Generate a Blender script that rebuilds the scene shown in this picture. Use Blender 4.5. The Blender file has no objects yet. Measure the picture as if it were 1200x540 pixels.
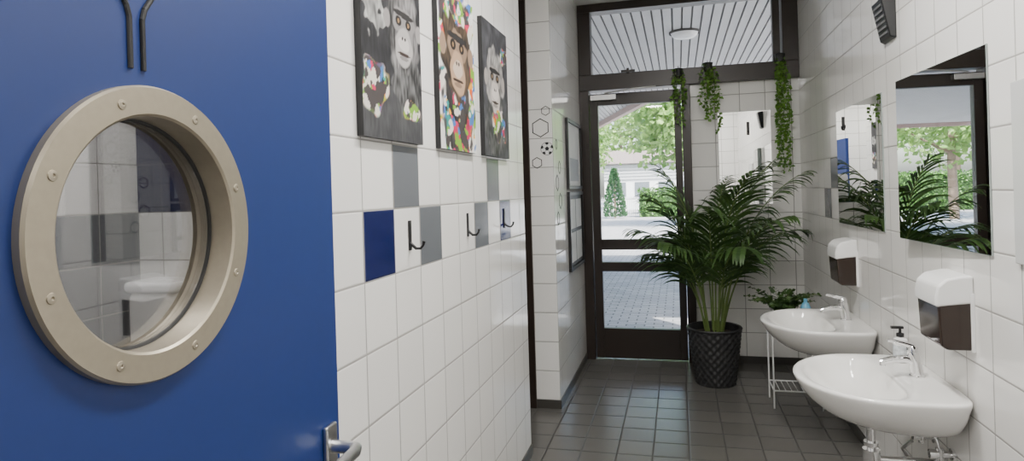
import bpy, bmesh, math, random
from mathutils import Vector, Matrix, noise
random.seed(7)
S=bpy.context.scene
C=S.collection
pi=math.pi
# ---------------------------------------------------------------- materials
def nt(name):
    m=bpy.data.materials.new(name); m.use_nodes=True
    t=m.node_tree; t.nodes.clear()
    o=t.nodes.new('ShaderNodeOutputMaterial')
    return m,t,o
def N(t,typ,**k):
    n=t.nodes.new(typ)
    for a,b in k.items(): setattr(n,a,b)
    return n
def setin(n,d):
    for k,v in d.items():
        if k in n.inputs: n.inputs[k].default_value=v
def math_(t,op,a,b=None):
    n=N(t,'ShaderNodeMath',operation=op)
    for i,x in enumerate((a,b)):
        if x is None: continue
        if isinstance(x,(int,float)): n.inputs[i].default_value=x
        else: t.links.new(x,n.inputs[i])
    return n.outputs[0]
def pm(name,col,rough=.5,metal=0,var=.06,nscale=12,bump=0,coat=0,trans=0,spec=.5):
    m,t,o=nt(name)
    p=N(t,'ShaderNodeBsdfPrincipled')
    g=N(t,'ShaderNodeTexCoord'); nz=N(t,'ShaderNodeTexNoise')
    nz.inputs['Scale'].default_value=nscale; nz.inputs['Detail'].default_value=4
    t.links.new(g.outputs['Object'],nz.inputs['Vector'])
    mx=N(t,'ShaderNodeMix',data_type='RGBA')
    a=[max(0,c*(1-var)) for c in col]; b=[min(1,c*(1+var)) for c in col]
    mx.inputs[6].default_value=(*a,1); mx.inputs[7].default_value=(*b,1)
    t.links.new(nz.outputs['Fac'],mx.inputs[0]); t.links.new(mx.outputs[2],p.inputs['Base Color'])
    setin(p,{'Roughness':rough,'Metallic':metal,'Coat Weight':coat,'Specular IOR Level':spec})
    if bump:
        bm=N(t,'ShaderNodeBump'); bm.inputs['Strength'].default_value=bump; bm.inputs['Distance'].default_value=.002
        t.links.new(nz.outputs['Fac'],bm.inputs['Height']); t.links.new(bm.outputs[0],p.inputs['Normal'])
    t.links.new(p.outputs[0],o.inputs[0])
    return m
def tile_mat(name,ax,size,off,col,grout,gap,rough,var=.03,wav=.15,rvar=0.0):
    m,t,o=nt(name)
    p=N(t,'ShaderNodeBsdfPrincipled'); g=N(t,'ShaderNodeNewGeometry'); s=N(t,'ShaderNodeSeparateXYZ')
    t.links.new(g.outputs['Position'],s.inputs[0])
    d=[];cells=[]
    for i in range(2):
        v=math_(t,'DIVIDE',math_(t,'SUBTRACT',s.outputs[ax[i]],off[i]),size[i])
        cells.append(math_(t,'FLOOR',v)); f=math_(t,'FRACT',v)
        d.append(math_(t,'MULTIPLY',math_(t,'MINIMUM',f,math_(t,'SUBTRACT',1,f)),size[i]))
    dm=math_(t,'MINIMUM',d[0],d[1])
    mr=N(t,'ShaderNodeMapRange'); t.links.new(dm,mr.inputs[0])
    mr.inputs[1].default_value=gap*.5-.0005; mr.inputs[2].default_value=gap*.5+.0005
    cx=N(t,'ShaderNodeCombineXYZ'); t.links.new(cells[0],cx.inputs[0]); t.links.new(cells[1],cx.inputs[1])
    wn=N(t,'ShaderNodeTexWhiteNoise'); t.links.new(cx.outputs[0],wn.inputs[0])
    br=N(t,'ShaderNodeMix',data_type='RGBA'); t.links.new(wn.outputs['Value'],br.inputs[0])
    br.inputs[6].default_value=(*[c*(1-var) for c in col],1); br.inputs[7].default_value=(*[min(1,c*(1+var)) for c in col],1)
    mx=N(t,'ShaderNodeMix',data_type='RGBA'); t.links.new(mr.outputs[0],mx.inputs[0])
    mx.inputs[6].default_value=(*grout,1); t.links.new(br.outputs[2],mx.inputs[7])
    t.links.new(mx.outputs[2],p.inputs['Base Color'])
    rg=N(t,'ShaderNodeMapRange'); t.links.new(mr.outputs[0],rg.inputs[0]); rg.inputs[3].default_value=.8; rg.inputs[4].default_value=rough
    t.links.new(rg.outputs[0],p.inputs['Roughness'])
    b1=N(t,'ShaderNodeMapRange'); b1.interpolation_type='SMOOTHSTEP'; t.links.new(dm,b1.inputs[0]); b1.inputs[1].default_value=gap*.3; b1.inputs[2].default_value=gap*1.3
    nz=N(t,'ShaderNodeTexNoise'); nz.inputs['Scale'].default_value=6; nz.inputs['Detail'].default_value=1
    va=N(t,'ShaderNodeVectorMath',operation='ADD'); vs=N(t,'ShaderNodeVectorMath',operation='SCALE'); vs.inputs[3].default_value=3
    t.links.new(wn.outputs['Color'],vs.inputs[0]); t.links.new(vs.outputs[0],va.inputs[1]); t.links.new(g.outputs['Position'],va.inputs[0]); t.links.new(va.outputs[0],nz.inputs['Vector'])
    h=math_(t,'ADD',b1.outputs[0],math_(t,'MULTIPLY',nz.outputs['Fac'],wav*4))
    bm=N(t,'ShaderNodeBump'); bm.inputs['Strength'].default_value=.6; bm.inputs['Distance'].default_value=.0015
    t.links.new(h,bm.inputs['Height']); t.links.new(bm.outputs[0],p.inputs['Normal'])
    t.links.new(p.outputs[0],o.inputs[0])
    return m
def glass_mat(name,tint=(1,1,1),ior=1.45,refl=1.0):
    m,t,o=nt(name)
    tr=N(t,'ShaderNodeBsdfTransparent'); tr.inputs[0].default_value=(*tint,1)
    gl=N(t,'ShaderNodeBsdfGlossy'); gl.inputs['Roughness'].default_value=.01
    fr=N(t,'ShaderNodeFresnel'); fr.inputs[0].default_value=ior
    mx=N(t,'ShaderNodeMixShader'); t.links.new(math_(t,'MINIMUM',math_(t,'MULTIPLY',fr.outputs[0],refl),1),mx.inputs[0])
    t.links.new(tr.outputs[0],mx.inputs[1]); t.links.new(gl.outputs[0],mx.inputs[2]); t.links.new(mx.outputs[0],o.inputs[0])
    return m
def leaf_mat(name,c1,c2,rough=.45,tl=.35,nscale=3):
    m,t,o=nt(name)
    p=N(t,'ShaderNodeBsdfPrincipled'); setin(p,{'Roughness':rough})
    g=N(t,'ShaderNodeNewGeometry'); nz=N(t,'ShaderNodeTexNoise'); nz.inputs['Scale'].default_value=nscale
    t.links.new(g.outputs['Position'],nz.inputs['Vector'])
    r=math_(t,'ADD',math_(t,'MULTIPLY',g.outputs['Random Per Island'],.6),math_(t,'MULTIPLY',nz.outputs['Fac'],.4))
    mx=N(t,'ShaderNodeMix',data_type='RGBA'); t.links.new(r,mx.inputs[0])
    mx.inputs[6].default_value=(*c1,1); mx.inputs[7].default_value=(*c2,1)
    t.links.new(mx.outputs[2],p.inputs['Base Color'])
    tl_=N(t,'ShaderNodeBsdfTranslucent'); t.links.new(mx.outputs[2],tl_.inputs[0])
    ms=N(t,'ShaderNodeMixShader'); ms.inputs[0].default_value=tl
    t.links.new(p.outputs[0],ms.inputs[1]); t.links.new(tl_.outputs[0],ms.inputs[2]); t.links.new(ms.outputs[0],o.inputs[0])
    return m
def emis(name,col,st):
    m,t,o=nt(name); e=N(t,'ShaderNodeEmission'); e.inputs[0].default_value=(*col,1); e.inputs[1].default_value=st
    t.links.new(e.outputs[0],o.inputs[0]); return m
WT=(.84,.828,.80); GR=(.34,.33,.31)
T=.2; ZO=.057
M_yz=tile_mat('white_tile_side',(1,2),(T,T),(.01,ZO),WT,GR,.0048,.10)
M_xz=tile_mat('white_tile_end',(0,2),(T,T),(.12,ZO),WT,GR,.0058,.10)
M_xzp=tile_mat('white_tile_pier',(0,2),(T,T),(-.82,ZO),WT,GR,.0055,.12)
M_gt_yz=tile_mat('grey_tile_side',(1,2),(T,T),(.01,ZO),(.15,.16,.175),GR,.0048,.15)
M_gt_xz=tile_mat('grey_tile_end',(0,2),(T,T),(.12,ZO),(.15,.16,.175),GR,.0048,.15)
M_bt_yz=tile_mat('blue_tile_side',(1,2),(T,T),(.01,ZO),(.010,.015,.085),GR,.0048,.12)
M_bt_xz=tile_mat('blue_tile_end',(0,2),(T,T),(.12,ZO),(.010,.012,.06),(.06,.06,.08),.0048,.12)
M_floor=tile_mat('floor_tile',(0,1),(T,T),(.02,.03),(.122,.117,.108),(.036,.035,.033),.006,.24,var=.08,wav=.1)
M_base=pm('skirting_tile',(.06,.056,.05),.3)
M_ceil=pm('ceiling_paint',(.78,.78,.76),.8,bump=.1)
M_plain=pm('wall_plaster',(.7,.69,.66),.8)
M_brown=pm('dark_brown_metal',(.024,.016,.012),.35,var=.15)
M_blue=pm('blue_door_laminate',(.006,.028,.155),.45,var=.05,nscale=60,bump=.03)
M_ring=pm('champagne_metal',(.40,.355,.275),.40,metal=.75,nscale=90,var=.08)
M_steel=pm('brushed_steel',(.62,.62,.62),.28,metal=1)
M_chrome=pm('chrome',(.85,.85,.86),.06,metal=1,var=.01)
M_black=pm('black_plastic',(.012,.012,.013),.35)
M_smoke=pm('smoked_plastic',(.025,.014,.009),.14,coat=.2)
M_porc=pm('porcelain',(.88,.87,.84),.06,var=.01,coat=.4)
M_wplas=pm('white_plastic',(.87,.87,.86),.25,var=.01)
M_mirror=pm('mirror_silver',(.93,.94,.93),.0,metal=1,var=0)
M_medge=pm('mirror_edge',(.35,.4,.38),.2)
M_glass=glass_mat('clear_glass',(.97,.985,.98))
M_dglass=glass_mat('smoked_door_glass',(.80,.80,.81),refl=.55)
M_rubber=pm('dark_gasket',(.02,.02,.02),.6)
M_pot=pm('woven_dark_rattan',(.026,.026,.027),.45,var=.3,nscale=40)
M_soil=pm('soil',(.03,.02,.012),.95,bump=.5,nscale=60)
M_palm=leaf_mat('palm_leaf',(.014,.042,.012),(.085,.165,.04),tl=.2,nscale=6)
M_stem=pm('palm_stem',(.13,.19,.05),.5,var=.3)
M_ivy=leaf_mat('ivy_leaf',(.05,.16,.02),(.22,.42,.06),tl=.25,nscale=20)
M_tree=leaf_mat('tree_leaf',(.06,.16,.03),(.28,.44,.12),tl=.4,nscale=.6)
M_hedge=leaf_mat('hedge_leaf',(.03,.09,.02),(.11,.25,.05),tl=.2,nscale=1)
M_hcore=pm('hedge_core',(.02,.05,.012),.9)
M_cyp=leaf_mat('conifer_leaf',(.02,.07,.03),(.06,.15,.06),tl=.1)
M_bark=pm('bark',(.16,.12,.09),.9,var=.4,nscale=8,bump=.5)
M_wire=pm('white_wire',(.85,.85,.84),.35)
M_board=pm('canopy_board',(.47,.47,.47),.6,var=.10,nscale=3)
M_groove=pm('board_groove',(.09,.085,.08),.7)
M_fascia=pm('fascia_paint',(.42,.30,.27),.6)
M_house=pm('house_wall',(.60,.62,.64),.8)
M_fence=pm('fence_paint',(.35,.38,.4),.5)
M_paper=pm('paper',(.82,.82,.80),.7,var=.02)
M_ink=pm('sticker_black',(.015,.015,.016),.5)
M_bluep=pm('blue_plastic',(.18,.5,.72),.3)
def pave():
    m,t,o=nt('block_paving'); p=N(t,'ShaderNodeBsdfPrincipled'); setin(p,{'Roughness':.7})
    g=N(t,'ShaderNodeNewGeometry'); b=N(t,'ShaderNodeTexBrick')
    b.inputs['Scale'].default_value=1; b.inputs['Brick Width'].default_value=.2; b.inputs['Row Height'].default_value=.1; b.inputs['Mortar Size'].default_value=.008
    b.inputs['Color1'].default_value=(.36,.355,.36,1); b.inputs['Color2'].default_value=(.25,.255,.27,1); b.inputs['Mortar'].default_value=(.09,.09,.09,1)
    t.links.new(g.outputs['Position'],b.inputs['Vector']); t.links.new(b.outputs['Color'],p.inputs['Base Color']); t.links.new(p.outputs[0],o.inputs[0]); return m
M_pave=pave()
# ---------------------------------------------------------------- mesh builder
class MB:
    def __init__(s): s.v=[];s.f=[];s.m=[];s.M=Matrix()
    def add(s,vs,fs,m=0):
        b=len(s.v); s.v+=[tuple(s.M@Vector(v)) for v in vs]
        for i,f in enumerate(fs):
            s.f.append([b+k for k in f]); s.m.append(m if isinstance(m,int) else m[i])
    def box(s,x0,x1,y0,y1,z0,z1,m=0):
        vs=[(x0,y0,z0),(x1,y0,z0),(x1,y1,z0),(x0,y1,z0),(x0,y0,z1),(x1,y0,z1),(x1,y1,z1),(x0,y1,z1)]
        s.add(vs,[(0,3,2,1),(4,5,6,7),(0,1,5,4),(1,2,6,5),(2,3,7,6),(3,0,4,7)],m)
    def tube(s,pts,r,seg=10,m=0,cap=True):
        pts=[Vector(p) for p in pts]; n=len(pts)
        if not hasattr(r,'__len__'): r=[r]*n
        vs=[];fs=[]
        t0=(pts[1]-pts[0]).normalized()
        up=Vector((0,0,1)) if abs(t0.z)<.9 else Vector((1,0,0))
        a=t0.cross(up).normalized()
        for i,p in enumerate(pts):
            t=(pts[min(i+1,n-1)]-pts[max(i-1,0)]).normalized()
            a=(a-t*a.dot(t)).normalized(); b=t.cross(a)
            for k in range(seg):
                w=2*pi*k/seg; vs.append(p+(a*math.cos(w)+b*math.sin(w))*r[i])
        for i in range(n-1):
            for k in range(seg):
                k2=(k+1)%seg; fs.append((i*seg+k,i*seg+k2,(i+1)*seg+k2,(i+1)*seg+k))
        if cap: fs.append(tuple(range(seg))[::-1]); fs.append(tuple((n-1)*seg+k for k in range(seg)))
        s.add(vs,fs,m)
    def lathe(s,prof,seg=32,m=0,M=None,cap=(False,False)):
        vs=[];fs=[];n=len(prof)
        for r,z in prof:
            for k in range(seg):
                w=2*pi*k/seg; v=Vector((r*math.cos(w),r*math.sin(w),z)); vs.append(M@v if M else v)
        for i in range(n-1):
            for k in range(seg):
                k2=(k+1)%seg; fs.append((i*seg+k,i*seg+k2,(i+1)*seg+k2,(i+1)*seg+k))
        if cap[0]: fs.append(tuple(range(seg))[::-1])
        if cap[1]: fs.append(tuple((n-1)*seg+k for k in range(seg)))
        s.add(vs,fs,m)
    def build(s,name,mats,parent=None,loc=(0,0,0),rot=(0,0,0),smooth=False,bevel=0,seg=3,sub=0,fix=True,ang=40):
        me=bpy.data.meshes.new(name); me.from_pydata(s.v,[],s.f)
        if not isinstance(mats,(list,tuple)): mats=[mats]
        for x in mats: me.materials.append(x)
        for i,p in enumerate(me.polygons): p.material_index=s.m[i]
        if fix:
            bm=bmesh.new(); bm.from_mesh(me); bmesh.ops.recalc_face_normals(bm,faces=bm.faces); bm.to_mesh(me); bm.free()
        if smooth:
            me.shade_smooth(); me.set_sharp_from_angle(angle=math.radians(ang))
        o=bpy.data.objects.new(name,me); C.objects.link(o)
        o.location=loc; o.rotation_euler=rot
        if parent: o.parent=parent
        if bevel:
            b=o.modifiers.new('bevel','BEVEL'); b.width=bevel; b.segments=seg; b.limit_method='ANGLE'
            if not smooth: me.shade_smooth(); me.set_sharp_from_angle(angle=math.radians(ang)); b.harden_normals=True
        if sub:
            b=o.modifiers.new('sub','SUBSURF'); b.levels=sub; b.render_levels=sub
        return o
def empty(name,loc=(0,0,0),rot=(0,0,0)):
    o=bpy.data.objects.new(name,None); o.empty_display_size=.1; o.location=loc; o.rotation_euler=rot; C.objects.link(o); return o
def top(o,label,cat,group=None):
    o['label']=label; o['category']=cat
    if group: o['group']=group
    return o
def struct(o,label,cat):
    top(o,label,cat); o['kind']='structure'; return o
# ---------------------------------------------------------------- room shell
XL=-.85; XH=-.82; XR=.98; YB=5.66; ZC=3.12
def wallbox(name,b,label,mats=None,extra=None):
    x0,x1,y0,y1,z0,z1=b; mb=MB(); mb.box(*b)
    mb.m=[2,2,1,0,1,0]
    if extra: extra(mb)
    o=mb.build(name,(mats or [M_yz,M_xz,M_plain])+[M_gt_yz,M_bt_yz,M_gt_xz,M_bt_xz],fix=False)
    return struct(o,label,'wall')
def zr(i): return ZO+i*T
def left_extra(mb):
    x=XL+.0012
    def q(y0,row,m):
        z0=zr(row); mb.add([(x,y0,z0),(x,y0+T,z0),(x,y0+T,z0+T),(x,y0,z0+T)],[(0,1,2,3)],m)
    for y,m in ((1.61,4),(2.01,3),(2.61,3),(3.01,4)): q(y,6,m)
    for y in (1.81,2.81): q(y,7,3)
def right_extra(mb):
    x=XR-.0012
    def q(y0,y1,z0,z1,m):
        mb.add([(x,y0,z0),(x,y0,z1),(x,y1,z1),(x,y1,z0)],[(0,1,2,3)],m)
    q(4.41,4.61,zr(7),zr(8),3); q(4.61,4.81,zr(6),zr(7),3)
def side_extra(mb):
    x=-2.2+.0015
    mb.add([(x,.21,ZO),(x,2.2,ZO),(x,2.2,zr(7)),(x,.21,zr(7))],[(0,1,2,3)],3)
def end_extra(mb):
    y=2.2-.0015
    mb.add([(-2.2,y,ZO),(-.97,y,ZO),(-.97,y,zr(5)),(-2.2,y,zr(5))],[(0,1,2,3)],5)
    mb.add([(-2.2,y,zr(7)),(-1.48,y,zr(7)),(-1.48,y,zr(11)),(-2.2,y,zr(11))],[(0,1,2,3)],6)
wallbox('wall_left',(-.97,XL,1.30,3.53,0,ZC),'white square tiled partition with grey and blue accent tiles',extra=left_extra)
wallbox('wall_pier',(-.985,XH,4.30,YB,0,ZC),'white tiled wall section beside the glass door',mats=[M_yz,M_xzp,M_plain])
wallbox('wall_right',(XR,XR+.15,-2,YB+.15,0,ZC),'glossy white tiled wall behind the washbasins',extra=right_extra)
wallbox('wall_back',(.12,XR,YB,YB+.15,0,2.40),'white tiled end wall beside the glass door')
wallbox('wall_side',(-2.35,-2.2,-2,4.45,0,ZC),'white tiled side room wall with grey lower tiles',extra=side_extra)
wallbox('wall_divider',(-2.2,-.97,2.2,2.32,0,ZC),'tiled dividing wall with grey and dark blue tiles',extra=end_extra)
wallbox('wall_recess',(-2.2,-.985,4.36,4.45,0,ZC),'tiled wall at the end of the side recess')
wallbox('wall_entry',(-2.2,-.62,.02,.14,0,ZC),'wall beside the entrance doorway')
wallbox('wall_entrance',(.42,XR,.02,.14,0,ZC),'short wall beside the entrance doorway')
wallbox('wall_rear',(-2.35,XR+.15,-2.15,-2,0,ZC),'wall of the entrance hall')
mb=MB(); mb.box(-2.35,XR+.15,-2.15,YB+.1,-.1,0); struct(mb.build('floor',M_floor),'grey-brown square floor tiles','floor')
mb=MB(); mb.box(-2.35,XR+.15,-2.15,YB+.15,ZC,ZC+.15); struct(mb.build('ceiling',M_ceil),'plain white painted ceiling','ceiling')
def bb(name,b):
    m=MB(); m.box(*b); struct(m.build(name,M_base),'dark skirting tile strip along the wall base','baseboard')
h=.06
bb('baseboard_left',(XL,XL+.008,1.30,3.53,0,h))
bb('baseboard_pier',(XH,XH+.008,4.30,5.58,0,h))
bb('baseboard_front',(-.985,XH+.008,4.292,4.30,0,h))
bb('baseboard_right',(XR-.008,XR,.14,YB,0,h))
bb('baseboard_back',(.125,XR-.008,YB-.008,YB,0,h))
# ---------------------------------------------------------------- exterior door, transom
D=empty('door_1',(0,YB,0)); struct(D,'dark brown metal framed glass door to the yard','door')
mb=MB()
mb.box(-.82,-.74,-.06,.08,0,2.36); mb.box(.05,.12,-.06,.08,0,2.36)
mb.build('door_frame',M_brown,D,bevel=.004)
mb=MB()
y0,y1=-.03,.03
mb.box(-.735,-.665,y0,y1,.01,2.33); mb.box(-.015,.045,y0,y1,.01,2.33)
for a,b in ((.01,.27),(.77,.85),(.96,1.05),(2.23,2.33)): mb.box(-.665,-.015,y0,y1,a,b)
mb.build('door_leaf',M_brown,D,bevel=.003)
for a,b in ((.27,.77),(.85,.96),(1.05,2.23)):
    mb=MB(); mb.box(-.665,-.015,-.004,.004,a,b); mb.build('glass_pane',M_glass,D)
mb=MB(); mb.tube([(.015,-.03,1.08),(.015,-.075,1.08),(-.09,-.08,1.08)],.009); mb.box(.0,.03,-.036,-.03,.98,1.14)
mb.build('door_handle',M_steel,D,smooth=True)
mb=MB(); mb.box(-.72,-.50,-.085,-.03,2.27,2.315); mb.tube([(-.6,-.09,2.325),(-.35,-.13,2.345),(-.16,-.075,2.36)],.007)
mb.build('door_closer',M_steel,D,bevel=.004)
W=empty('window_1',(0,YB,0)); struct(W,'dark brown framed transom window above the door','window')
mb=MB()
mb.box(-.82,XR,-.06,.08,2.36,2.50); mb.box(-.82,XR,-.06,.08,3.05,ZC); mb.box(-.82,-.71,-.06,.08,2.50,3.05); mb.box(.86,XR,-.06,.08,2.50,3.05); mb.box(.79,.845,-.03,.05,2.50,3.05)
mb.build('window_frame',M_brown,W,bevel=.004)
mb=MB(); mb.box(-.71,.86,.0,.008,2.50,3.05); mb.build('glass_pane',M_glass,W)
mb=MB(); mb.box(-.45,-.33,-.07,-.06,2.5,2.52); mb.box(-.40,-.38,-.1,-.07,2.49,2.53); mb.build('window_latch',M_brown,W,bevel=.003)
D3=empty('door_3',(0,4.36,0)); struct(D3,'dark brown cubicle door in the side recess','door')
mb=MB(); mb.box(-1.10,-.985,-.08,0,0,2.9); mb.box(-1.95,-1.86,-.08,0,0,2.9); mb.box(-1.86,-1.10,-.08,0,2.36,2.45); mb.build('door_frame',M_brown,D3,bevel=.004)
mb=MB(); mb.box(-1.858,-1.102,-.05,-.01,.01,2.358); mb.build('door_leaf',pm('cubicle_grey',(.10,.11,.11),.5),D3)
# ---------------------------------------------------------------- blue door
DA=math.radians(93.2)
BD=empty('door_2',(-.609-.467*math.cos(DA),.628-.467*math.sin(DA),0),(0,0,DA))
struct(BD,'open blue door with round champagne metal porthole window','door')
LW=.922; LH=2.13; cx,cz,hr=.467,1.463,.140
def leaf():
    mb=MB(); angs=[2*pi*k/72 for k in range(72)]
    rect=[(0,.01),(LW,.01),(LW,LH),(0,LH)]
    angs+=[math.atan2(z-cz,x-cx)%(2*pi) for x,z in rect]; angs=sorted(angs)
    def hit(a):
        c,s=math.cos(a),math.sin(a); t=1e9
        if c>1e-9: t=min(t,(LW-cx)/c)
        if c<-1e-9: t=min(t,(0-cx)/c)
        if s>1e-9: t=min(t,(LH-cz)/s)
        if s<-1e-9: t=min(t,(.01-cz)/s)
        return (cx+c*t,cz+s*t)
    n=len(angs); vs=[]
    for y in (0,.04):
        for a in angs: vs.append((cx+hr*math.cos(a),y,cz+hr*math.sin(a)))
        for a in angs: x,z=hit(a); vs.append((x,y,z))
    fs=[]
    for k in range(n):
        j=(k+1)%n
        fs.append((k,j,n+j,n+k)); fs.append((2*n+k,3*n+k,3*n+j,2*n+j))
        fs.append((k,2*n+k,2*n+j,j)); fs.append((n+k,n+j,3*n+j,3*n+k))
    mb.add(vs,fs); return mb.build('door_leaf',M_blue,BD)
leaf()
Mr=Matrix.Translation((cx,0,cz))@Matrix.Rotation(pi/2,4,'X')
RO=.174; RI=.137
mb=MB(); mb.lathe([(RI+.003,0),(RO,0),(RO,.009),(RO-.0025,.0125),(RI+.004,.0125),(RI+.001,.010),(RI,-.045),(RI+.005,-.045)],96,M=Mr)
mb.build('porthole_ring',M_ring,BD,smooth=True,ang=35)
mb=MB(); mb.lathe([(RI,-.04),(RO,-.04),(RO,-.05),(RI,-.052)],96,M=Mr); mb.build('porthole_ring',M_ring,BD,smooth=True)
mb=MB(); mb.lathe([(RI,-.026),(RI,-.030)],64,M=Mr,cap=(True,True)); mb.build('porthole_glass',M_dglass,BD)
mb=MB(); mb.lathe([(RI,-.022),(RI-.003,-.023),(RI-.0035,-.026)],64,M=Mr); mb.build('porthole_gasket',M_rubber,BD,smooth=True)
for k in range(8):
    a=2*pi*k/8+.35; rs=(RO+RI)/2
    mb=MB(); Ms=Matrix.Translation((cx+rs*math.cos(a),0,cz+rs*math.sin(a)))@Matrix.Rotation(pi/2,4,'X')
    mb.lathe([(.0058,.0125),(.0054,.0136),(.003,.0142),(.0020,.0142),(.0012,.0130)],16,M=Ms,cap=(False,True)); mb.build('screw',M_ring,BD,smooth=True)
mb=MB(); mb.box(.858,.898,-.010,0,.84,1.085); mb.build('handle_plate',M_steel,BD,bevel=.004)
mb=MB(); mb.tube([(.878,-.008,1.045),(.878,-.046,1.045),(.874,-.056,1.045),(.860,-.061,1.045),(.751,-.061,1.045)],[.012,.011,.0115,.011,.0105],16)
mb.build('door_handle',M_steel,BD,smooth=True)
mb=MB()
for s in (-1,1):
    x=.450+s*.0098
    pts=[(x,1.655),(x,1.715),(x+s*.004,1.728),(x+s*.03,1.765),(x+s*.034,1.80),(x+s*.034,1.90)]
    w=.0034
    for i in range(len(pts)-1):
        a=Vector((pts[i][0],0,pts[i][1])); b=Vector((pts[i+1][0],0,pts[i+1][1])); mb.tube([a+Vector((0,-.001,0)),b+Vector((0,-.001,0))],w,8)
mb.lathe([(.028,-.001),(.028,.004)],24,M=Matrix.Translation((.450,0,1.95))@Matrix.Rotation(pi/2,4,'X'),cap=(True,True))
mb.build('pictogram',M_ink,BD)
# ---------------------------------------------------------------- toilet in the side room (seen through the porthole)
U=empty('toilet',(-1.99,2.2,0)); top(U,'white porcelain toilet with cistern in the side room','toilet')
mb=MB(); mb.box(-.115,.115,-.17,-.002,.74,1.15); mb.build('cistern',M_porc,U,bevel=.03,seg=4)
mb=MB(); mb.box(-.122,.122,-.178,-.002,1.145,1.19); mb.build('cistern_lid',M_wplas,U,bevel=.018,seg=4)
mb=MB(); mb.tube([(0,-.08,.75),(0,-.08,.50),(0,-.10,.42)],.025,14); mb.build('flush_pipe',M_wplas,U,smooth=True)
mb=MB(); vs=[];fs=[];n=32
for w_,f_,b_,z in [(.10,.42,.06,0),(.10,.42,.06,.04),(.09,.40,.08,.15),(.13,.48,.06,.28),(.17,.55,.05,.37),(.18,.57,.05,.40),(.14,.52,.10,.40),(.11,.46,.14,.30),(.05,.35,.22,.22)]:
    c_=-(f_+b_)/2; r_=(f_-b_)/2
    for k in range(n): a=2*pi*k/n; vs.append((w_*math.cos(a),c_+r_*math.sin(a),z))
for i in range(8):
    for k in range(n): j=(k+1)%n; fs.append((i*n+k,i*n+j,(i+1)*n+j,(i+1)*n+k))
fs.append(tuple(range(n))); fs.append(tuple(8*n+k for k in range(n)))
mb.add(vs,fs); mb.build('bowl',M_porc,U,smooth=True,ang=60)
mb=MB(); vs=[];fs=[]
for w_,f_,b_,z in [(.185,.575,.05,.402),(.185,.575,.05,.425),(.16,.55,.07,.435)]:
    c_=-(f_+b_)/2; r_=(f_-b_)/2
    for k in range(n): a=2*pi*k/n; vs.append((w_*math.cos(a),c_+r_*math.sin(a),z))
for i in range(2):
    for k in range(n): j=(k+1)%n; fs.append((i*n+k,i*n+j,(i+1)*n+j,(i+1)*n+k))
fs.append(tuple(range(n))); fs.append(tuple(2*n+k for k in range(n)))
mb.add(vs,fs); mb.build('seat_lid',M_wplas,U,smooth=True,ang=50)
# ---------------------------------------------------------------- posters (painted canvases)
def col_mat(name):
    m,t,o=nt(name); p=N(t,'ShaderNodeBsdfPrincipled'); setin(p,{'Roughness':.55})
    a=N(t,'ShaderNodeAttribute'); a.attribute_name='paint'; t.links.new(a.outputs['Color'],p.inputs['Base Color']); t.links.new(p.outputs[0],o.inputs[0]); return m
M_paint=col_mat('painted_canvas')
def ns(u,v,s,seed): return noise.noise(Vector((u*s,v*s*1.5,seed*7.3)))
def ell(u,v,cu,cv,ru,rv,seed=0,amp=.25,s=8):
    d=((u-cu)/ru)**2+((v-cv)/rv)**2+amp*ns(u,v,s,seed)*2
    return max(0,min(1,(1.12-d)/.24))
def mixc(a,b,f): return tuple(a[i]*(1-f)+b[i]*f for i in range(3))
SPL=[(.80,.12,.01),(.85,.38,.02),(.02,.28,.26),(.60,.02,.10),(.06,.18,.50),(.20,.42,.03),(.75,.70,.62),(.06,.05,.05)]
def splash(c,u,v,cu,cv,ru,rv,base=0,th=.12,s=9):
    m=ell(u,v,cu,cv,ru,rv,base+30,.7,6)
    for i,k in enumerate(SPL):
        if ns(u,v,s,base+i*3.1)+.3*ns(u,v,s*3,base+i)>th: c=mixc(c,k,m)
    return c
def fur(u,v,seed,a,b):
    f=.42+.7*noise.noise(Vector((u*34,v*16,seed)))+.6*ns(u,v,7,seed+4); return mixc(a,b,max(0,min(1,f)))
def face(c,u,v,cu,cv,k,skin,dark,sd):
    E=lambda a,b,ra,rb,s,am: ell(u,v,cu+a*k,cv+b*k,ra*k,rb*k,sd+s,am)
    c=mixc(c,dark(u,v),E(0,.02,.36,.27,1,.3))
    for s in (-1,1): c=mixc(c,mixc(skin,(.05,.04,.04),.35),E(s*.36,.03,.07,.06,2,.2))
    c=mixc(c,mixc(skin,(.03,.03,.03),.45),E(0,.055,.25,.09,3,.25))
    c=mixc(c,(.02,.018,.018),E(0,.105,.24,.022,4,.3))
    c=mixc(c,skin,E(0,-.10,.19,.125,5,.2)); c=mixc(c,mixc(skin,(1,.95,.9),.25),E(0,-.075,.12,.05,6,.3))
    for s in (-1,1):
        c=mixc(c,(.012,.01,.01),E(s*.11,.055,.065,.032,7,.1)); c=mixc(c,(.3,.18,.08),E(s*.11,.055,.022,.014,8,.0)); c=mixc(c,(.02,.015,.015),E(s*.03,-.045,.018,.012,9,.0))
    c=mixc(c,(.04,.025,.02),E(0,-.145,.14,.010,10,.05)); c=mixc(c,mixc(skin,(.05,.04,.04),.5),E(0,-.17,.10,.014,11,.1))
    return c
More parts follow.
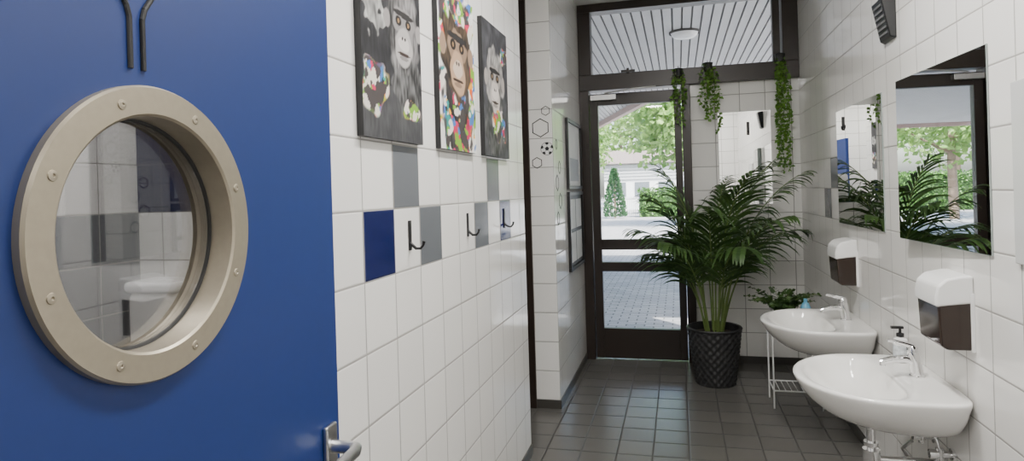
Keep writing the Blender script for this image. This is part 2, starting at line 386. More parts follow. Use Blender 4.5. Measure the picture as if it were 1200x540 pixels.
def p1(u,v):
    c=fur(u,v,1,(.008,.008,.010),(.030,.030,.034))
    if v<.26: c=mixc(c,fur(u,v,2,(.045,.045,.05),(.10,.10,.105)),.8)
    c=mixc(c,fur(u,v,3,(.10,.10,.10),(.50,.50,.48)),ell(u,v,.20,.60,.16,.10,3,1.0,14))
    c=splash(c,u,v,.19,.27,.21,.13,1,.04)
    c=mixc(c,fur(u,v,12,(.01,.01,.01),(.20,.20,.20)),ell(u,v,.72,.34,.26,.20,12,.5))
    c=face(c,u,v,.68,.56,.80,(.42,.40,.39),lambda a,b:fur(a,b,14,(.02,.02,.02),(.28,.27,.27)),40)
    c=splash(c,u,v,.78,.16,.16,.05,7,.12)
    return c
def p2(u,v):
    c=(.78,.77,.74)
    c=splash(c,u,v,.5,.60,.62,.50,11,.20,5)
    c=mixc(c,fur(u,v,20,(.012,.012,.012),(.08,.07,.07)),ell(u,v,.5,.22,.42,.28,21,.5))
    c=splash(c,u,v,.5,.16,.46,.20,21,.24,6)
    c=face(c,u,v,.5,.60,1.08,(.46,.30,.19),lambda a,b:fur(a,b,18,(.010,.008,.007),(.12,.08,.05)),60)
    c=splash(c,u,v,.5,.90,.30,.09,31,.15,8)
    return c
def p3(u,v):
    c=fur(u,v,31,(.025,.025,.028),(.09,.09,.10))
    c=mixc(c,fur(u,v,37,(.01,.01,.01),(.16,.16,.16)),ell(u,v,.45,.22,.36,.24,37,.5))
    c=face(c,u,v,.45,.55,.95,(.55,.50,.46),lambda a,b:fur(a,b,32,(.07,.07,.07),(.48,.46,.44)),80)
    c=splash(c,u,v,.62,.25,.26,.12,41,.12,8); c=splash(c,u,v,.8,.80,.18,.08,51,.15,9)
    return c
def poster(y,fn,label):
    w,hh=.42,.625; mb=MB(); mb.box(0,.02,0,w,0,hh,0)
    nx,ny=120,178; vs=[];fs=[];cols=[]
    for j in range(ny+1):
        for i in range(nx+1):
            vs.append((.0205,w*i/nx,hh*j/ny)); cols.append(fn(i/nx,j/ny))
    for j in range(ny):
        for i in range(nx):
            a=j*(nx+1)+i; fs.append((a,a+1,a+nx+2,a+nx+1))
    b=len(mb.v); mb.add(vs,fs,1)
    o=mb.build('wall_art',[M_black,M_paint],loc=(XL+.001,y,1.665),fix=False)
    at=o.data.color_attributes.new('paint','FLOAT_COLOR','POINT')
    for k,c in enumerate(cols): at.data[b+k].color=(*c,1)
    top(o,label,'painting','ape portraits on the tiled wall')
poster(1.59,p1,'dark canvas print of a grey ape with an orange paint splash')
poster(2.18,p2,'white canvas print of a brown ape face with rainbow paint splashes')
poster(2.73,p3,'grey canvas print of a pale ape face with small colour splashes')
def hook(y):
    e=empty('coat_hook',(XL+.001,y,1.33)); top(e,'black metal coat hook screwed to the tiled wall','coat hook','coat hooks on the tiled wall')
    mb=MB(); mb.box(0,.005,-.009,.009,-.012,.085); mb.build('back_plate',M_black,e,bevel=.002)
    mb=MB(); mb.tube([(.004,0,.01),(.022,0,-.006),(.038,0,-.006),(.047,0,.004),(.05,0,.018)],[.0055,.005,.0045,.0045,.0055],10); mb.build('hook_arm',M_black,e,smooth=True)
for y in (1.92,2.51,3.08): hook(y)
# ---------------------------------------------------------------- stickers / boards on the pier
def hexring(cx_,cz_,r,w,plane='x'):
    mb=MB(); vs=[];fs=[]
    for rr in (r,r-w):
        for yy in (0,.0015):
            for k in range(6):
                a=pi/6+k*pi/3; vs.append((rr*math.cos(a),-yy,rr*math.sin(a)))
    for k in range(6):
        j=(k+1)%6
        fs+= [(6+k,6+j,18+j,18+k),(k,j,6+j,6+k),(12+k,18+k,18+j,12+j)]
    mb.add(vs,fs); 
    o=mb.build('wall_sticker',M_ink,loc=(cx_,4.2998,cz_) if plane=='x' else (XH+.0002,cx_,cz_),rot=(0,0,0) if plane=='x' else (0,0,pi/2))
    return top(o,'black hexagon outline sticker on white tiles','sticker','hexagon stickers on the tiled wall')
hexring(-.905,1.93,.066,.007); hexring(-.865,2.045,.034,.005); hexring(-.935,1.69,.040,.006)
for y,z,r in ((4.42,1.55,.06),(4.52,1.42,.06),(4.42,1.30,.05),(4.52,1.66,.05),(4.42,1.82,.04)): hexring(y,z,r,.008,'y')
mb=MB(); R=.045
mb.lathe([(R,0),(R,.002)],40,0,M=Matrix.Rotation(pi/2,4,'X'),cap=(True,True))
def penta(c,r,rot):
    vs=[]
    for k in range(5):
        a=rot+2*pi*k/5; x=c[0]+r*math.cos(a); z=c[1]+r*math.sin(a); l=math.hypot(x,z)
        if l>R*.99: x*=R*.99/l; z*=R*.99/l
        vs.append((x,-.0026,z))
    mb.add(vs,[tuple(range(5))],1)
penta((0,0),.015,pi/2)
for k in range(5):
    a=pi/2+2*pi*k/5; penta((.039*math.cos(a),.039*math.sin(a)),.014,a+pi)
    mb.add([(.014*math.cos(a)-.001*math.sin(a),-.0026,.014*math.sin(a)+.001*math.cos(a)),(.014*math.cos(a)+.001*math.sin(a),-.0026,.014*math.sin(a)-.001*math.cos(a)),(.028*math.cos(a)+.001*math.sin(a),-.0026,.028*math.sin(a)-.001*math.cos(a)),(.028*math.cos(a)-.001*math.sin(a),-.0026,.028*math.sin(a)+.001*math.cos(a))],[(0,1,2,3)],1)
mb.lathe([(R,.0024),(R-.003,.0028)],40,1,M=Matrix.Rotation(pi/2,4,'X'))
top(mb.build('football_sticker',[M_paper,M_ink],loc=(-.862,4.30,1.785)),'black and white football sticker on white tiles','sticker')
def board(y0,y1,z0,z1,n,label):
    e=empty('notice_board',(XH+.001,y0,z0)); top(e,label,'notice board','framed notice boards on the tiled wall')
    w,hh=y1-y0,z1-z0; f=.028
    mb=MB(); mb.box(0,.022,0,w,0,f); mb.box(0,.022,0,w,hh-f,hh); mb.box(0,.022,0,f,f,hh-f); mb.box(0,.022,w-f,w,f,hh-f); mb.build('frame',M_black,e,bevel=.002)
    mb=MB(); mb.box(0,.006,f,w-f,f,hh-f); mb.build('backing',pm('backing_dark',(.04,.04,.045),.5) if n>1 else M_paper,e)
    if n>1:
        for k in range(n):
            c=k%2; r=k//2
            mb=MB(); yy=f+.03+c*(w-2*f-.03)/2; zz=f+.03+r*(hh-2*f-.03)/2
            mb.box(.007,.008,yy,yy+(w-2*f-.09)/2,zz,zz+(hh-2*f-.09)/2); mb.build('paper_sheet',M_paper,e)
    else:
        mb=MB(); mb.box(.007,.008,w*.2,w*.8,hh*.12,hh*.45); mb.build('paper_sheet',pm('printed_grey',(.45,.46,.48),.6),e)
board(4.80,5.5,1.50,2.05,1,'black framed notice board with a white sheet')
board(4.80,5.5,.87,1.48,4,'black framed notice board with several white papers')
# ---------------------------------------------------------------- mirrors
def mirror(y0,w,z0,z1,tilt,lab):
    dl=math.radians(tilt)
    e=empty('wall_mirror',(XR-.006,y0,z0),(0,0,dl)); top(e,lab,'mirror','mirrors above the washbasins')
    hh=z1-z0
    bx=w*math.cos(dl)*math.sin(dl); by=w*math.cos(dl)**2
    p=[(0,0),(0,w),(bx+.005,by),(.005,0)]
    mb=MB(); mb.add([(x,y,0) for x,y in p]+[(x,y,hh) for x,y in p],[(0,1,2,3),(7,6,5,4),(0,4,5,1),(1,5,6,2),(2,6,7,3),(3,7,4,0)]); mb.build('mirror_back',M_medge,e)
    mb=MB(); mb.add([(-.0006,.002,.002),(-.0006,w-.002,.002),(-.0006,w-.002,hh-.002),(-.0006,.002,hh-.002)],[(0,3,2,1)]); mb.build('mirror_glass',M_mirror,e,fix=False)
mirror(2.38,.755,1.244,1.93,2.9,'frameless rectangular mirror above the nearer washbasin')
mirror(3.48,.86,1.244,1.93,.8,'frameless rectangular mirror above the farther washbasin')
e=empty('wall_mirror',(.34,YB-.001,1.33)); top(e,'frameless mirror on the end wall behind the palm','mirror')
mb=MB(); mb.box(0,.42,-.005,0,0,.78); mb.build('mirror_back',M_medge,e)
mb=MB(); mb.add([(.002,-.0056,.002),(.418,-.0056,.002),(.418,-.0056,.778),(.002,-.0056,.778)],[(0,1,2,3)]); mb.build('mirror_glass',M_mirror,e,fix=False)
# ---------------------------------------------------------------- washbasins
def ring(hw,pb,pf,z,n,seg=48,pc=None):
    hw*=1.15; pb*=1.1; pf*=1.1
    pc=pb+(pf-pb)*.42 if pc is None else pc
    out=[]
    for k in range(seg):
        t=2*pi*k/seg; c,s=math.cos(t),math.sin(t)
        if c>=0: p=pc+(pf-pc)*c; y=hw*s
        else: p=pc-(pc-pb)*abs(c)**(2/n); y=hw*math.copysign(abs(s)**(2/n),s)
        out.append((-p,y,z))
    return out
def basin(y,zrim,lab):
    e=empty('washbasin',(XR,y,zrim)); top(e,lab,'sink','wall-hung washbasins')
    R_=[(.09,.01,.24,-.185,3),(.15,.0,.32,-.172,4),(.215,.0,.395,-.135,5),(.262,.0,.448,-.085,6),(.288,.0,.478,-.040,6),(.299,.0,.490,-.012,7),(.301,.0,.493,-.002,7),(.298,.0,.489,.005,7),(.290,.006,.481,.008,7),
        (.262,.150,.456,.006,3),(.254,.157,.447,-.002,3),(.243,.165,.436,-.025,3),(.222,.175,.412,-.065,2.6),(.178,.19,.37,-.105,2.4),(.10,.22,.325,-.127,2),(.022,.262,.298,-.132,2)]
    mb=MB(); vs=[];fs=[]; n=48
    for r in R_: vs+=ring(*r)
    for i in range(len(R_)-1):
        for k in range(n):
            j=(k+1)%n; fs.append((i*n+k,i*n+j,(i+1)*n+j,(i+1)*n+k))
    fs.append(tuple(range(n))); fs.append(tuple((len(R_)-1)*n+k for k in range(n)))
    mb.add(vs,fs); mb.build('basin',M_porc,e,smooth=True,ang=80,sub=1)
    mb=MB(); mb.lathe([(.006,-.1305),(.016,-.1295),(.024,-.129),(.025,-.132)],24,M=Matrix.Translation((-.308,0,.0015)),cap=(True,False)); mb.build('drain',M_chrome,e,smooth=True)
    f=empty('faucet',(-.09,0,.008)); f.parent=e
    mb=MB(); mb.tube([(0,0,-.002),(0,0,.004),(0,0,.006),(-.004,0,.05),(-.010,0,.085),(-.012,0,.10)],[.028,.028,.0235,.0225,.0225,.021],20)
    mb.tube([(-.008,0,.055),(-.04,0,.068),(-.085,0,.064),(-.118,0,.054),(-.128,0,.050)],[.018,.0155,.0135,.0125,.012],16)
    mb.tube([(-.119,0,.056),(-.121,0,.038)],.0115,14)
    mb.build('faucet_body',M_chrome,f,smooth=True,ang=50)
    mb=MB(); mb.tube([(-.012,0,.101),(-.013,0,.112),(-.016,0,.122)],[.022,.0225,.015],20)
    mb.tube([(-.006,0,.116),(-.05,0,.130),(-.085,0,.137),(-.100,0,.139)],[.013,.0105,.008,.006],12)
    mb.build('lever',M_chrome,f,smooth=True,ang=50)
    mb=MB(); mb.tube([(-.26,0,-.185),(-.26,0,-.30)],.016,14); mb.tube([(-.26,0,-.26),(-.26,0,-.275)],.028,18); mb.tube([(-.26,0,-.29),(-.26,0,-.42),(-.26,0,-.43)],[.033,.033,.025],18)
    mb.tube([(-.26,0,-.33),(-.18,0,-.33),(-.002,0,-.33)],.016,14); mb.tube([(-.012,0,-.33),(-.002,0,-.33)],.032,18)
    mb.build('bottle_trap',M_chrome,e,smooth=True,ang=50)
    for s in (-.09,.09):
        mb=MB(); mb.tube([(-.002,s,-.26),(-.055,s,-.26)],.012,12); mb.tube([(-.002,s,-.26),(-.012,s,-.26)],.024,16); mb.tube([(-.05,s,-.285),(-.05,s,-.235)],.014,12)
        mb.tube([(-.055,s,-.26),(-.085,s,-.26)],.018,8)
        mb.tube([(-.05,s,-.24),(-.055,s*.95,-.21),(-.075,s*.5,-.165),(-.082,s*.25,-.12)],.0045,8)
        mb.build('angle_valve',M_chrome,e,smooth=True,ang=50)
    mb=MB(); mb.tube([(-.02,.02,-.31),(-.06,.05,-.35),(-.11,.07,-.34),(-.14,.03,-.29),(-.12,-.02,-.24)],.007,8); mb.build('hose',M_steel,e,smooth=True)
    return e
ZS=.715
basin(2.83,ZS,'white porcelain wall-hung washbasin with chrome mixer tap, nearer')
basin(3.93,ZS,'white porcelain wall-hung washbasin with chrome mixer tap, beside the palm')
# ---------------------------------------------------------------- dispensers
def disp(y0,z0,lab):
    e=empty('towel_dispenser',(XR,y0,z0)); top(e,lab,'dispenser','dispensers above the washbasins')
    w=.21
    def ext(name,prof,ya,yb,mat,bv):
        mb=MB(); n=len(prof); vs=[(p,ya,z) for p,z in prof]+[(p,yb,z) for p,z in prof]
        fs=[tuple(range(n)),tuple(range(2*n-1,n-1,-1))]+[(k,(k+1)%n,n+(k+1)%n,n+k) for k in range(n)]
        mb.add(vs,fs); mb.build(name,mat,e,bevel=bv,seg=3)
    ext('tank',[(0,0),(-.085,0),(-.105,.015),(-.112,.17),(0,.17)],.004,w-.004,M_smoke,.008)
    ext('cover',[(0,.165),(-.118,.150),(-.120,.185),(-.112,.225),(-.085,.250),(-.03,.262),(0,.262)],0,w,M_wplas,.010)
    ext('back_plate',[(0,-.004),(-.012,-.004),(-.012,.2),(0,.2)],-.002,w+.002,M_wplas,.002)
disp(2.53,.898,'white dispenser with smoked brown lower half beside the mirror')
disp(4.00,.902,'white dispenser with smoked brown lower half above the washbasin')
e=empty('soap_bottle',(XR-.080,3.05,ZS+.009)); top(e,'white soap bottle with black pump on the washbasin','soap bottle')
mb=MB(); mb.lathe([(.0,0),(.026,0),(.028,.004),(.028,.085),(.024,.097),(.012,.103),(.012,.108)],28,cap=(False,True)); mb.build('bottle',M_wplas,e,smooth=True)
mb=MB(); mb.lathe([(.0285,.02),(.0288,.022),(.0288,.07),(.0285,.072)],28); mb.build('bottle_label',pm('label_grey',(.55,.58,.6),.5,var=.5,nscale=90),e,smooth=True)
mb=MB(); mb.lathe([(.015,.106),(.015,.120),(.006,.122),(.005,.142)],20,cap=(True,True)); mb.box(-.035,.012,-.008,.008,.140,.150); mb.build('pump',M_black,e,smooth=True)
e=empty('wall_speaker',(XR,3.24,2.145)); top(e,'small black slatted box mounted high on the tiled wall','speaker')
mb=MB(); vs=[(0,0,0),(0,.17,0),(0,.17,.20),(0,0,.20),(-.025,.01,.01),(-.025,.16,.01),(-.06,.16,.19),(-.06,.01,.19)]
mb.add(vs,[(0,1,2,3),(4,7,6,5),(0,4,5,1),(3,2,6,7),(0,3,7,4),(1,5,6,2)]); mb.build('housing',M_black,e,bevel=.006)
mb=MB()
for k in range(6):
    z=.03+k*.025; x=-.026-.035*(z-.01)/.18; mb.box(x-.003,x,.025,.145,z,z+.011)
mb.build('grille',pm('grille_grey',(.12,.12,.12),.4),e)
mb=MB(); mb.box(XR-.012,XR-.001,1.75,2.22,1.24,1.78); top(mb.build('wall_panel',pm('pale_panel',(.62,.63,.62),.15,var=.02),bevel=.003),'plain pale grey panel mounted on the tiled wall','panel')
e=empty('soap_dispenser',(.63,YB-.0056,1.36)); top(e,'small white soap dispenser on the end wall mirror','dispenser')
mb=MB(); mb.box(-.055,.055,-.09,0,0,.2); mb.build('body',M_wplas,e,bevel=.02)
mb=MB(); mb.box(-.03,.03,-.1,-.088,.01,.05); mb.build('push_button',M_steel,e,bevel=.004)
e=empty('coat_hook',(.58,YB-.0056,1.92)); top(e,'black metal hook on the end wall mirror','coat hook')
mb=MB(); mb.box(-.011,.011,-.005,0,-.01,.1); mb.build('back_plate',M_black,e,bevel=.002)
mb=MB(); mb.tube([(0,-.004,.01),(0,-.03,-.002),(0,-.05,.006),(0,-.055,.03)],.005,10); mb.build('hook_arm',M_black,e,smooth=True)
# ---------------------------------------------------------------- palm
PX,PY=.235,5.06
e=empty('potted_palm',(PX,PY,0)); top(e,'tall kentia palm in a dark woven rattan pot','potted plant')
mb=MB(); vs=[];fs=[]; SG=120; RW=56; H=.42
for i in range(RW+1):
    t=i/RW; z=H*t; r0=.140+.055*t**.8
    for k in range(SG):
        a=2*pi*k/SG; r=r0+.007*math.sin(a*20+ (pi if (i//4)%2 else 0))*abs(math.sin(pi*i/4+.4))
        vs.append((r*math.cos(a),r*math.sin(a),z))
for i in range(RW):
    for k in range(SG):
        j=(k+1)%SG; fs.append((i*SG+k,i*SG+j,(i+1)*SG+j,(i+1)*SG+k))
fs.append(tuple(range(SG))); mb.add(vs,fs)
mb.lathe([(.190,H-.01),(.201,H-.006),(.204,H+.004),(.198,H+.012),(.184,H+.008),(.180,H-.05)],64)
mb.build('pot',M_pot,e,smooth=True,ang=70)
mb=MB(); mb.lathe([(.001,H-.035),(.09,H-.03),(.178,H-.045)],40); mb.build('soil',M_soil,e,smooth=True)
def frond(mbl,mbs,base,az,L,a0,a1,lf,rnd):
    pos=Vector(base); n=28; pts=[]; dirs=[]
    hz=Vector((math.cos(az),math.sin(az),0)); side=Vector((-math.sin(az),math.cos(az),0))
    for i in range(n+1):
        t=i/n; ang=a0+(a1-a0)*t**2.0
        d=hz*math.sin(ang)+Vector((0,0,1))*math.cos(ang)
        pts.append(pos.copy()); dirs.append(d); pos=pos+d*(L/n)
    mbs.tube(pts,[.0075*(1-.8*i/n)+.001 for i in range(n+1)],6)
    nl=19
    for k in range(nl):
        t=.40+.60*k/(nl-1); f=t*n; i=min(n-1,int(f)); p=pts[i].lerp(pts[i+1],f-i); d=dirs[i]
        u=(t-.40)/.60; ll=lf*(.65+.50*math.sin(pi*min(1,u*.9+.12)))*(1-.35*u)*rnd.uniform(.85,1.12)
        nrm=side.cross(d)
        for s in (-1,1):
            fw=.9+1.0*u+rnd.uniform(-.15,.15)
            ld=(side*s+d*fw+Vector((0,0,.25))).normalized()
            w=.0125*rnd.uniform(.8,1.15); q=p.copy(); cur=ld.copy(); vs=[];m=7
            wd=cur.cross(nrm if abs(cur.dot(nrm))<.95 else d).normalized()
            dr=rnd.uniform(.08,.18)
            for j in range(m+1):
                x=j/m; ww=w*(math.sin(pi*(.10+.90*x))**.7 if x<1 else .02)
                vs.append(q-wd*ww); vs.append(q+wd*ww)
                cur=(cur+Vector((0,0,-dr-.18*x))).normalized(); q=q+cur*(ll/m)
            mbl.add(vs,[(2*j,2*j+1,2*j+3,2*j+2) for j in range(m)])
rnd=random.Random(11)
ml=MB(); ms=MB()
nf=17
for k in range(nf):
    az=2*pi*k*.381966+.4
    q=k/(nf-1)
    L=1.42-.46*q+rnd.uniform(-.08,.08)
    a0=math.radians(2+15*q+rnd.uniform(-2,3)); a1=math.radians(46+62*q+rnd.uniform(-10,12))
    if math.sin(az)>.55: L*=.86
    if math.cos(az)<-.4: L*=.90
    frond(ml,ms,(.06*math.cos(az),.06*math.sin(az),H-.04),az,L,a0,a1,.38,rnd)
def clampv(m):
    m.v=[(min(x,XR-PX-.03),min(y,YB-PY-.035),max(z,.05)) for x,y,z in m.v]
clampv(ml); clampv(ms)
ml.build('fronds',M_palm,e,fix=False); ms.build('stems',M_stem,e,smooth=True,fix=False)
# ---------------------------------------------------------------- hanging vines
def leafcard(mb,p,d,s,rnd):
    d=d.normalized(); up=Vector((rnd.uniform(-1,1),rnd.uniform(-1,1),rnd.uniform(-.3,1))); w=d.cross(up)
    if w.length<.05: w=d.cross(Vector((1,0,0)))
    w=w.normalized(); nn=w.cross(d)
    a=p; b=p+d*s*.45+w*s*.38+nn*s*.08; c=p+d*s; e_=p+d*s*.45-w*s*.38+nn*s*.08; m=p+d*s*.5
    mb.add([a,b,m,e_,c],[(0,1,2),(0,2,3),(1,4,2),(2,4,3)])
def vine(x,z1,z0,spread,nstr,seed,lab):
    rnd=random.Random(seed); e=empty('hanging_vine',(x,YB-.10,z1)); top(e,lab,'hanging plant','trailing green vines on the window frame')
    ml=MB(); ms=MB(); H=z1-z0
    mb=MB(); mb.lathe([(.0,-.045),(.030,-.045),(.040,.015),(.043,.018),(.040,.020),(.0,.012)],20); mb.tube([(0,.03,.0),(0,.05,.03),(0,.043,.05)],.003,6); mb.build('small_pot',M_pot,e,smooth=True)
    for k in range(nstr):
        L=H*(rnd.uniform(.45,1) if k else 1); a=rnd.uniform(0,2*pi); p=Vector((.02*math.cos(a),.02*math.sin(a)*.5,.02)); pts=[p.copy()]
        ox=spread*rnd.uniform(-1,1); oy=-abs(rnd.uniform(0,.03)); n=int(L/.028)
        for i in range(n):
            t=(i+1)/n; q=Vector((ox*min(1,t*4)+.012*math.sin(i*.9+k),oy*min(1,t*4)+.008*math.cos(i*.7+k),.02+.015*math.sin(min(1,t*5)*pi)-L*t)); pts.append(q)
            for _ in range(3):
                leafcard(ml,q,Vector((rnd.uniform(-1,1),rnd.uniform(-1,.45),rnd.uniform(-1,.15))),rnd.uniform(.024,.040),rnd)
        ms.tube(pts,.0018,5)
    ml.build('leaves',M_ivy,e,fix=False); ms.build('stems',M_stem,e,fix=False)
vine(.03,2.47,2.00,.045,5,1,'short green trailing vine at the door frame')
vine(.27,2.50,1.93,.085,8,2,'bushy light green trailing vine on the window frame')
vine(.83,2.53,1.58,.085,8,3,'long green trailing vine beside the tiled wall')
# ---------------------------------------------------------------- wire stand with plants
SX,SY=.73,4.66
e=empty('wire_stand',(SX,SY,0)); top(e,'white wire plant stand beside the washbasin','plant stand')
w,d,hh=.15,.12,.50
for sx in (-1,1):
    for sy in (-1,1):
        mb=MB(); mb.tube([(sx*w,sy*d,0),(sx*w,sy*d,hh)],.005,8); mb.build('leg',M_wire,e,smooth=True)
for z in (.12,hh):
    mb=MB(); mb.tube([(-w,-d,z),(w,-d,z),(w,d,z),(-w,d,z),(-w,-d,z)],.005,8)
    for k in range(1,8): x=-w+2*w*k/8; mb.tube([(x,-d,z),(x,d,z)],.0028,6)
    mb.build('wire_shelf',M_wire,e,smooth=True)
def fern(x,y,z,s,seed,lab):
    rnd=random.Random(seed); e=empty('potted_fern',(x,y,z)); top(e,lab,'potted plant')
    mb=MB(); mb.lathe([(0,0),(.035,0),(.05,.08),(.053,.085),(.048,.085),(.0,.075)],24); mb.build('pot',M_pot if seed%2 else M_wplas,e,smooth=True)
    ml=MB(); ms=MB()
    for k in range(18):
        az=2*pi*k*.382; L=s*rnd.uniform(.7,1); pts=[];p=Vector((0,0,.075)); a=rnd.uniform(.1,.6)
        for i in range(10):
            dd=Vector((math.cos(az)*math.sin(a),math.sin(az)*math.sin(a),math.cos(a))); pts.append(p.copy()); p=p+dd*L/9; a+=.13
            if i>1:
                sd=Vector((-math.sin(az),math.cos(az),0))
                for q in (-1,1): leafcard(ml,pts[-1],sd*q+dd*.6,.055*s/.22*(1-i/14),rnd)
        ms.tube(pts,.002,5)
    ml.v=[(min(a,XR-x-.02),b,c) for a,b,c in ml.v]
    ml.build('leaves',M_palm if seed%2 else M_ivy,e,fix=False); ms.build('stems',M_stem,e,fix=False)
fern(.67,4.69,.506,.32,1,'small dark green fern in a dark pot on the wire stand')
e=empty('bottle',(.80,4.60,.506)); top(e,'light blue plastic bottle on the wire stand','bottle')
mb=MB(); mb.lathe([(0,0),(.03,0),(.033,.01),(.033,.16),(.02,.19),(.012,.195),(.012,.22),(0,.22)],24); mb.build('bottle_body',M_bluep,e,smooth=True)
# ---------------------------------------------------------------- ceiling lamps (unseen, added to light the rooms)
LC=(1,.975,.94)
def lamp(x,y,power,lab):
    e=empty('added_ceiling_lamp',(x,y,ZC)); top(e,lab,'lamp','unseen ceiling luminaires added for light')
    mb=MB(); mb.box(-.12,.12,-.42,.42,-.06,0); mb.build('housing',M_wplas,e,bevel=.01)
    mb=MB(); mb.box(-.10,.10,-.40,.40,-.068,-.061); mb.build('diffuser',emis('fill_glow',LC,4.0),e)
    l=bpy.data.lights.new('fill_light','AREA'); l.shape='RECTANGLE'; l.size=.2; l.size_y=.8; l.energy=power; l.color=LC
    o=bpy.data.objects.new('fill_light',l); o.location=(0,0,-.075); C.objects.link(o); o.parent=e
lamp(.08,.85,34,'unseen white ceiling luminaire added for light'); lamp(.08,2.25,54,'unseen white ceiling luminaire added for light'); lamp(-1.55,1.1,34,'unseen white ceiling luminaire added for light in the side room')  # added out of view: two light the corridor, one brightens the porthole view
e=empty('added_ceiling_lamp',(-.4,-1.1,ZC)); top(e,'round white ceiling luminaire, unseen, added for light in the entrance hall','lamp')  # unseen fill lamp added behind the camera
mb=MB(); mb.lathe([(0,-.07),(.12,-.06),(.16,-.03),(.17,0)],32); mb.build('diffuser',emis('fill_glow_round',LC,4.0),e,smooth=True)
l=bpy.data.lights.new('fill_light','AREA'); l.shape='DISK'; l.size=.3; l.energy=24; l.color=LC; o=bpy.data.objects.new('fill_light',l); o.location=(0,0,-.09); C.objects.link(o); o.parent=e
# ---------------------------------------------------------------- outdoors
mb=MB(); mb.box(-45,30,YB+.1,80,-.12,-.02); struct(mb.build('ground',M_pave),'grey block paved yard','ground')
cn=empty('canopy',(0,0,3.25)); struct(cn,'flat canopy with pale boarded soffit over the yard door','canopy')
mb=MB(); x=-9
def yend(x):
    return 12.5 if x>-.5 else min(22,12.5+(-.5-x)*3.1)
while x<4:
    ye=yend(x); y0_=YB+.15
    mb.box(x,x+.080,y0_,ye,0,.02,0); mb.box(x+.080,x+.1,y0_,ye,.016,.03,1); x+=.1
mb.build('boards',[M_board,M_groove],cn)
mb=MB()
pts=[(4,12.5),(-.5,12.5),(-3.56,22),(-9,22)]
for i in range(3):
    a=Vector((*pts[i],0)); b=Vector((*pts[i+1],0)); d=(b-a).normalized(); n_=Vector((d.y,-d.x,0))*.06
    vs=[a-n_+Vector((0,0,-.12)),b-n_+Vector((0,0,-.12)),b+n_+Vector((0,0,-.12)),a+n_+Vector((0,0,-.12))]
    vs+= [v+Vector((0,0,.45)) for v in vs]
    mb.add(vs,[(0,3,2,1),(4,5,6,7),(0,1,5,4),(1,2,6,5),(2,3,7,6),(3,0,4,7)])
mb.build('fascia',M_fascia,cn)
e=empty('outdoor_lamp',(.12,7.5,3.25)); top(e,'round dome lamp under the outdoor canopy','lamp')
mb=MB(); mb.lathe([(.17,.005),(.17,-.02),(.16,-.025)],32); mb.build('lamp_base',M_groove,e,smooth=True)
mb=MB(); mb.lathe([(.15,-.02),(.135,-.05),(.10,-.072),(.05,-.083),(0.001,-.086)],32); mb.build('lamp_dome',M_wplas,e,smooth=True)
def cloud(mb,cen,rad,ncl,per,cr,s,rnd):
    cen=Vector(cen)
    for _ in range(ncl):
        v=Vector((rnd.gauss(0,1),rnd.gauss(0,1),rnd.gauss(0,1))).normalized()*rnd.uniform(.35,1)**.6
        c=cen+Vector((v.x*rad[0],v.y*rad[1],v.z*rad[2]))
        for _ in range(per):
            p=c+Vector((rnd.gauss(0,cr),rnd.gauss(0,cr),rnd.gauss(0,cr*.7)))
            leafcard(mb,p,Vector((rnd.uniform(-1,1),rnd.uniform(-1,1),rnd.uniform(-1,.3))),s*rnd.uniform(.7,1.3),rnd)
def tree(x,y,h,r,seed,ncl=95,per=44,s=.26,zc=.62,zh=.33):
    rnd=random.Random(seed); e=empty('tree',(x,y,-.02)); top(e,'leafy green deciduous tree at the edge of the yard','tree','trees around the yard')
    mb=MB(); mb.tube([(0,0,0),(.05,0,h*.3),(-.05,.05,h*.6),(0,0,h*.9)],[.17,.14,.10,.04],10)
    for k in range(7):
        a=k*2.4; z=h*(.32+.07*k); mb.tube([(0,0,z),(r*.35*math.cos(a),r*.35*math.sin(a),z+.5),(r*.75*math.cos(a),r*.75*math.sin(a),z+1.1)],[.07,.045,.015],7)
    mb.build('trunk',M_bark,e,smooth=True)
    ml=MB(); cloud(ml,(0,0,h*zc),(r,r,h*zh),ncl,per,.45,s,rnd); ml.build('foliage',M_tree,e,fix=False)
tree(.4,25.5,7.2,2.2,1); tree(-6.0,38,8,2.3,9); tree(-10.4,26,7.5,2.5,4); tree(-16.5,38,9,3.2,5); tree(7.5,34,9,3,3)
tree(-5.0,60,11,4.4,6,s=.4); tree(-18,58,12,5,7,s=.4); tree(8,60,11,4.4,8,s=.4)
def hedge(x0,x1,y0,y1,h,seed,lab):
    rnd=random.Random(seed); e=empty('hedge',((x0+x1)/2,(y0+y1)/2,-.02)); top(e,lab,'hedge')
    w,d=(x1-x0)/2,(y1-y0)/2
    mb=MB(); mb.box(-w+.1,w-.1,-d+.1,d-.1,0,h-.1); mb.build('hedge_core',M_hcore,e)
    ml=MB()
    for _ in range(int(520*(x1-x0)*h/2)):
        r=rnd.random()
        if r<.65: p=Vector((rnd.uniform(-w,w),-d+rnd.uniform(-.05,.12),rnd.uniform(0,h)))
        else: p=Vector((rnd.uniform(-w,w),rnd.uniform(-d,d),h+rnd.uniform(-.12,.06)))
        leafcard(ml,p,Vector((rnd.uniform(-1,1),rnd.uniform(-1,.2),rnd.uniform(-.5,1))),rnd.uniform(.08,.15),rnd)
    ml.build('foliage',M_hedge,e,fix=False)
hedge(-2.0,5,33,34.2,1.4,1,'clipped green hedge along the yard edge')
hedge(-19,-5.2,33,34.2,1.8,2,'long clipped green hedge along the yard edge')
e=empty('conifer',(-3.1,32.4,-.02)); top(e,'narrow dark green conical conifer by the gate','conifer')
mb=MB(); mb.tube([(0,0,0),(0,0,1.8)],.05); mb.build('trunk',M_bark,e)
ml=MB(); rr=random.Random(3)
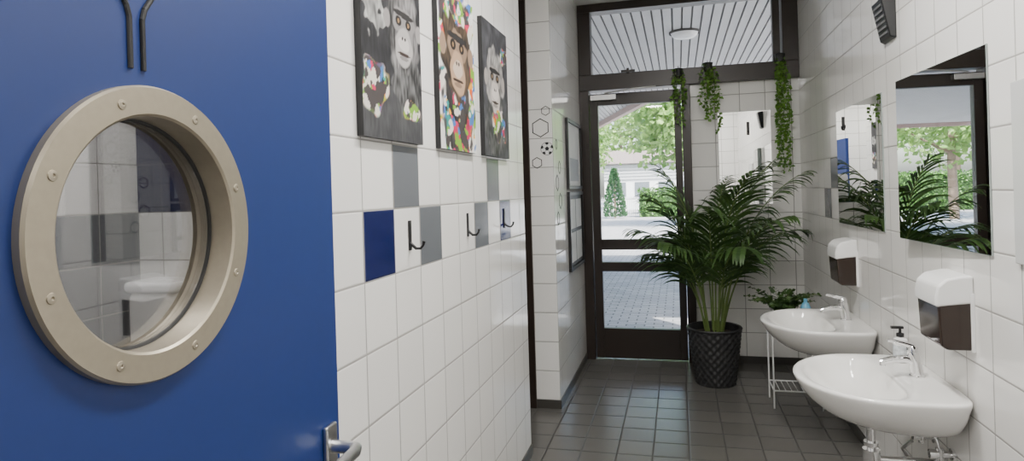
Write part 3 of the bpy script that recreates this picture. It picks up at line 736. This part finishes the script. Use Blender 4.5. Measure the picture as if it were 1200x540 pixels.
for _ in range(1600):
    z=rr.uniform(.05,2.45); r=.52*(1-(z/2.5)**1.6)*rr.uniform(.6,1.05)+.03; a=rr.uniform(0,2*pi)
    leafcard(ml,Vector((r*math.cos(a),r*math.sin(a),z)),Vector((math.cos(a),math.sin(a),1.3)),rr.uniform(.10,.18),rr)
ml.build('foliage',M_cyp,e,fix=False)
e=empty('garden_gate',(-3.6,34,-.02)); top(e,'grey metal picket gate between the hedges','gate')
mb=MB()
for k in range(-16,17): mb.box(k*.1-.012,k*.1+.012,-.012,.012,.05,1.05)
mb.build('pickets',M_fence,e)
mb=MB(); mb.box(-1.62,1.62,-.02,.02,.15,.2); mb.box(-1.62,1.62,-.02,.02,.9,.95); mb.box(-1.68,-1.6,-.04,.04,0,1.15); mb.box(1.6,1.68,-.04,.04,0,1.15); mb.build('gate_frame',M_fence,e)
e=empty('house',(-1.5,45,-.02)); top(e,'pale low house with louvred wall beyond the hedge','house')
mb=MB(); mb.box(-3.5,4.5,0,6,0,3.3); mb.build('walls',M_house,e)
mb=MB()
mb.add([(-3.8,-.4,3.2),(4.8,-.4,3.2),(4.8,6.4,3.2),(-3.8,6.4,3.2),(-3.8,3,4.3),(4.8,3,4.3)],[(0,1,5,4),(2,3,4,5),(0,4,3),(1,2,5),(0,3,2,1)]); mb.build('roof',pm('roof_tile',(.16,.13,.12),.8),e)
for k in range(5):
    mb=MB(); mb.box(-3+k*1.6,-2+k*1.6,-.05,.02,.9,1.9); mb.build('window_pane',pm('pane_dark',(.12,.14,.16),.2),e)
mb=MB()
for k in range(5): mb.box(-3.5,4.5,-.09,0,2.1+k*.22,2.22+k*.22)
mb.build('louvres',pm('louvre_grey',(.4,.42,.44),.5),e)
# ---------------------------------------------------------------- sun & sky
w=bpy.data.worlds.new('World'); S.world=w; w.use_nodes=True; t=w.node_tree; t.nodes.clear()
o=t.nodes.new('ShaderNodeOutputWorld'); b=t.nodes.new('ShaderNodeBackground'); sk=t.nodes.new('ShaderNodeTexSky')
sk.sky_type='NISHITA'; sk.sun_disc=False; sk.sun_elevation=math.radians(55); sk.sun_rotation=math.radians(150); sk.dust_density=4; sk.air_density=1
b.inputs[1].default_value=1.4
t.links.new(sk.outputs[0],b.inputs[0]); t.links.new(b.outputs[0],o.inputs[0])
l=bpy.data.lights.new('sun','SUN'); l.energy=22; l.angle=.01; l.color=(1,.96,.9)
o=bpy.data.objects.new('sun',l); C.objects.link(o); d=Vector((-.45,.55,-1.0)); o.rotation_euler=d.to_track_quat('-Z','Y').to_euler()
# ---------------------------------------------------------------- camera
cd=bpy.data.cameras.new('camera'); cam=bpy.data.objects.new('camera',cd); C.objects.link(cam)
cd.sensor_width=36; cd.lens=747/1200*36; cd.shift_y=-46/1200; cd.clip_start=.02; cd.clip_end=300
R3=Matrix.Rotation(math.radians(14.6),4,'Z')@Matrix.Rotation(pi/2,4,'X')@Matrix.Rotation(-.03,4,'Z')
cam.matrix_world=Matrix.Translation((0,0,1.5))@R3
S.camera=cam
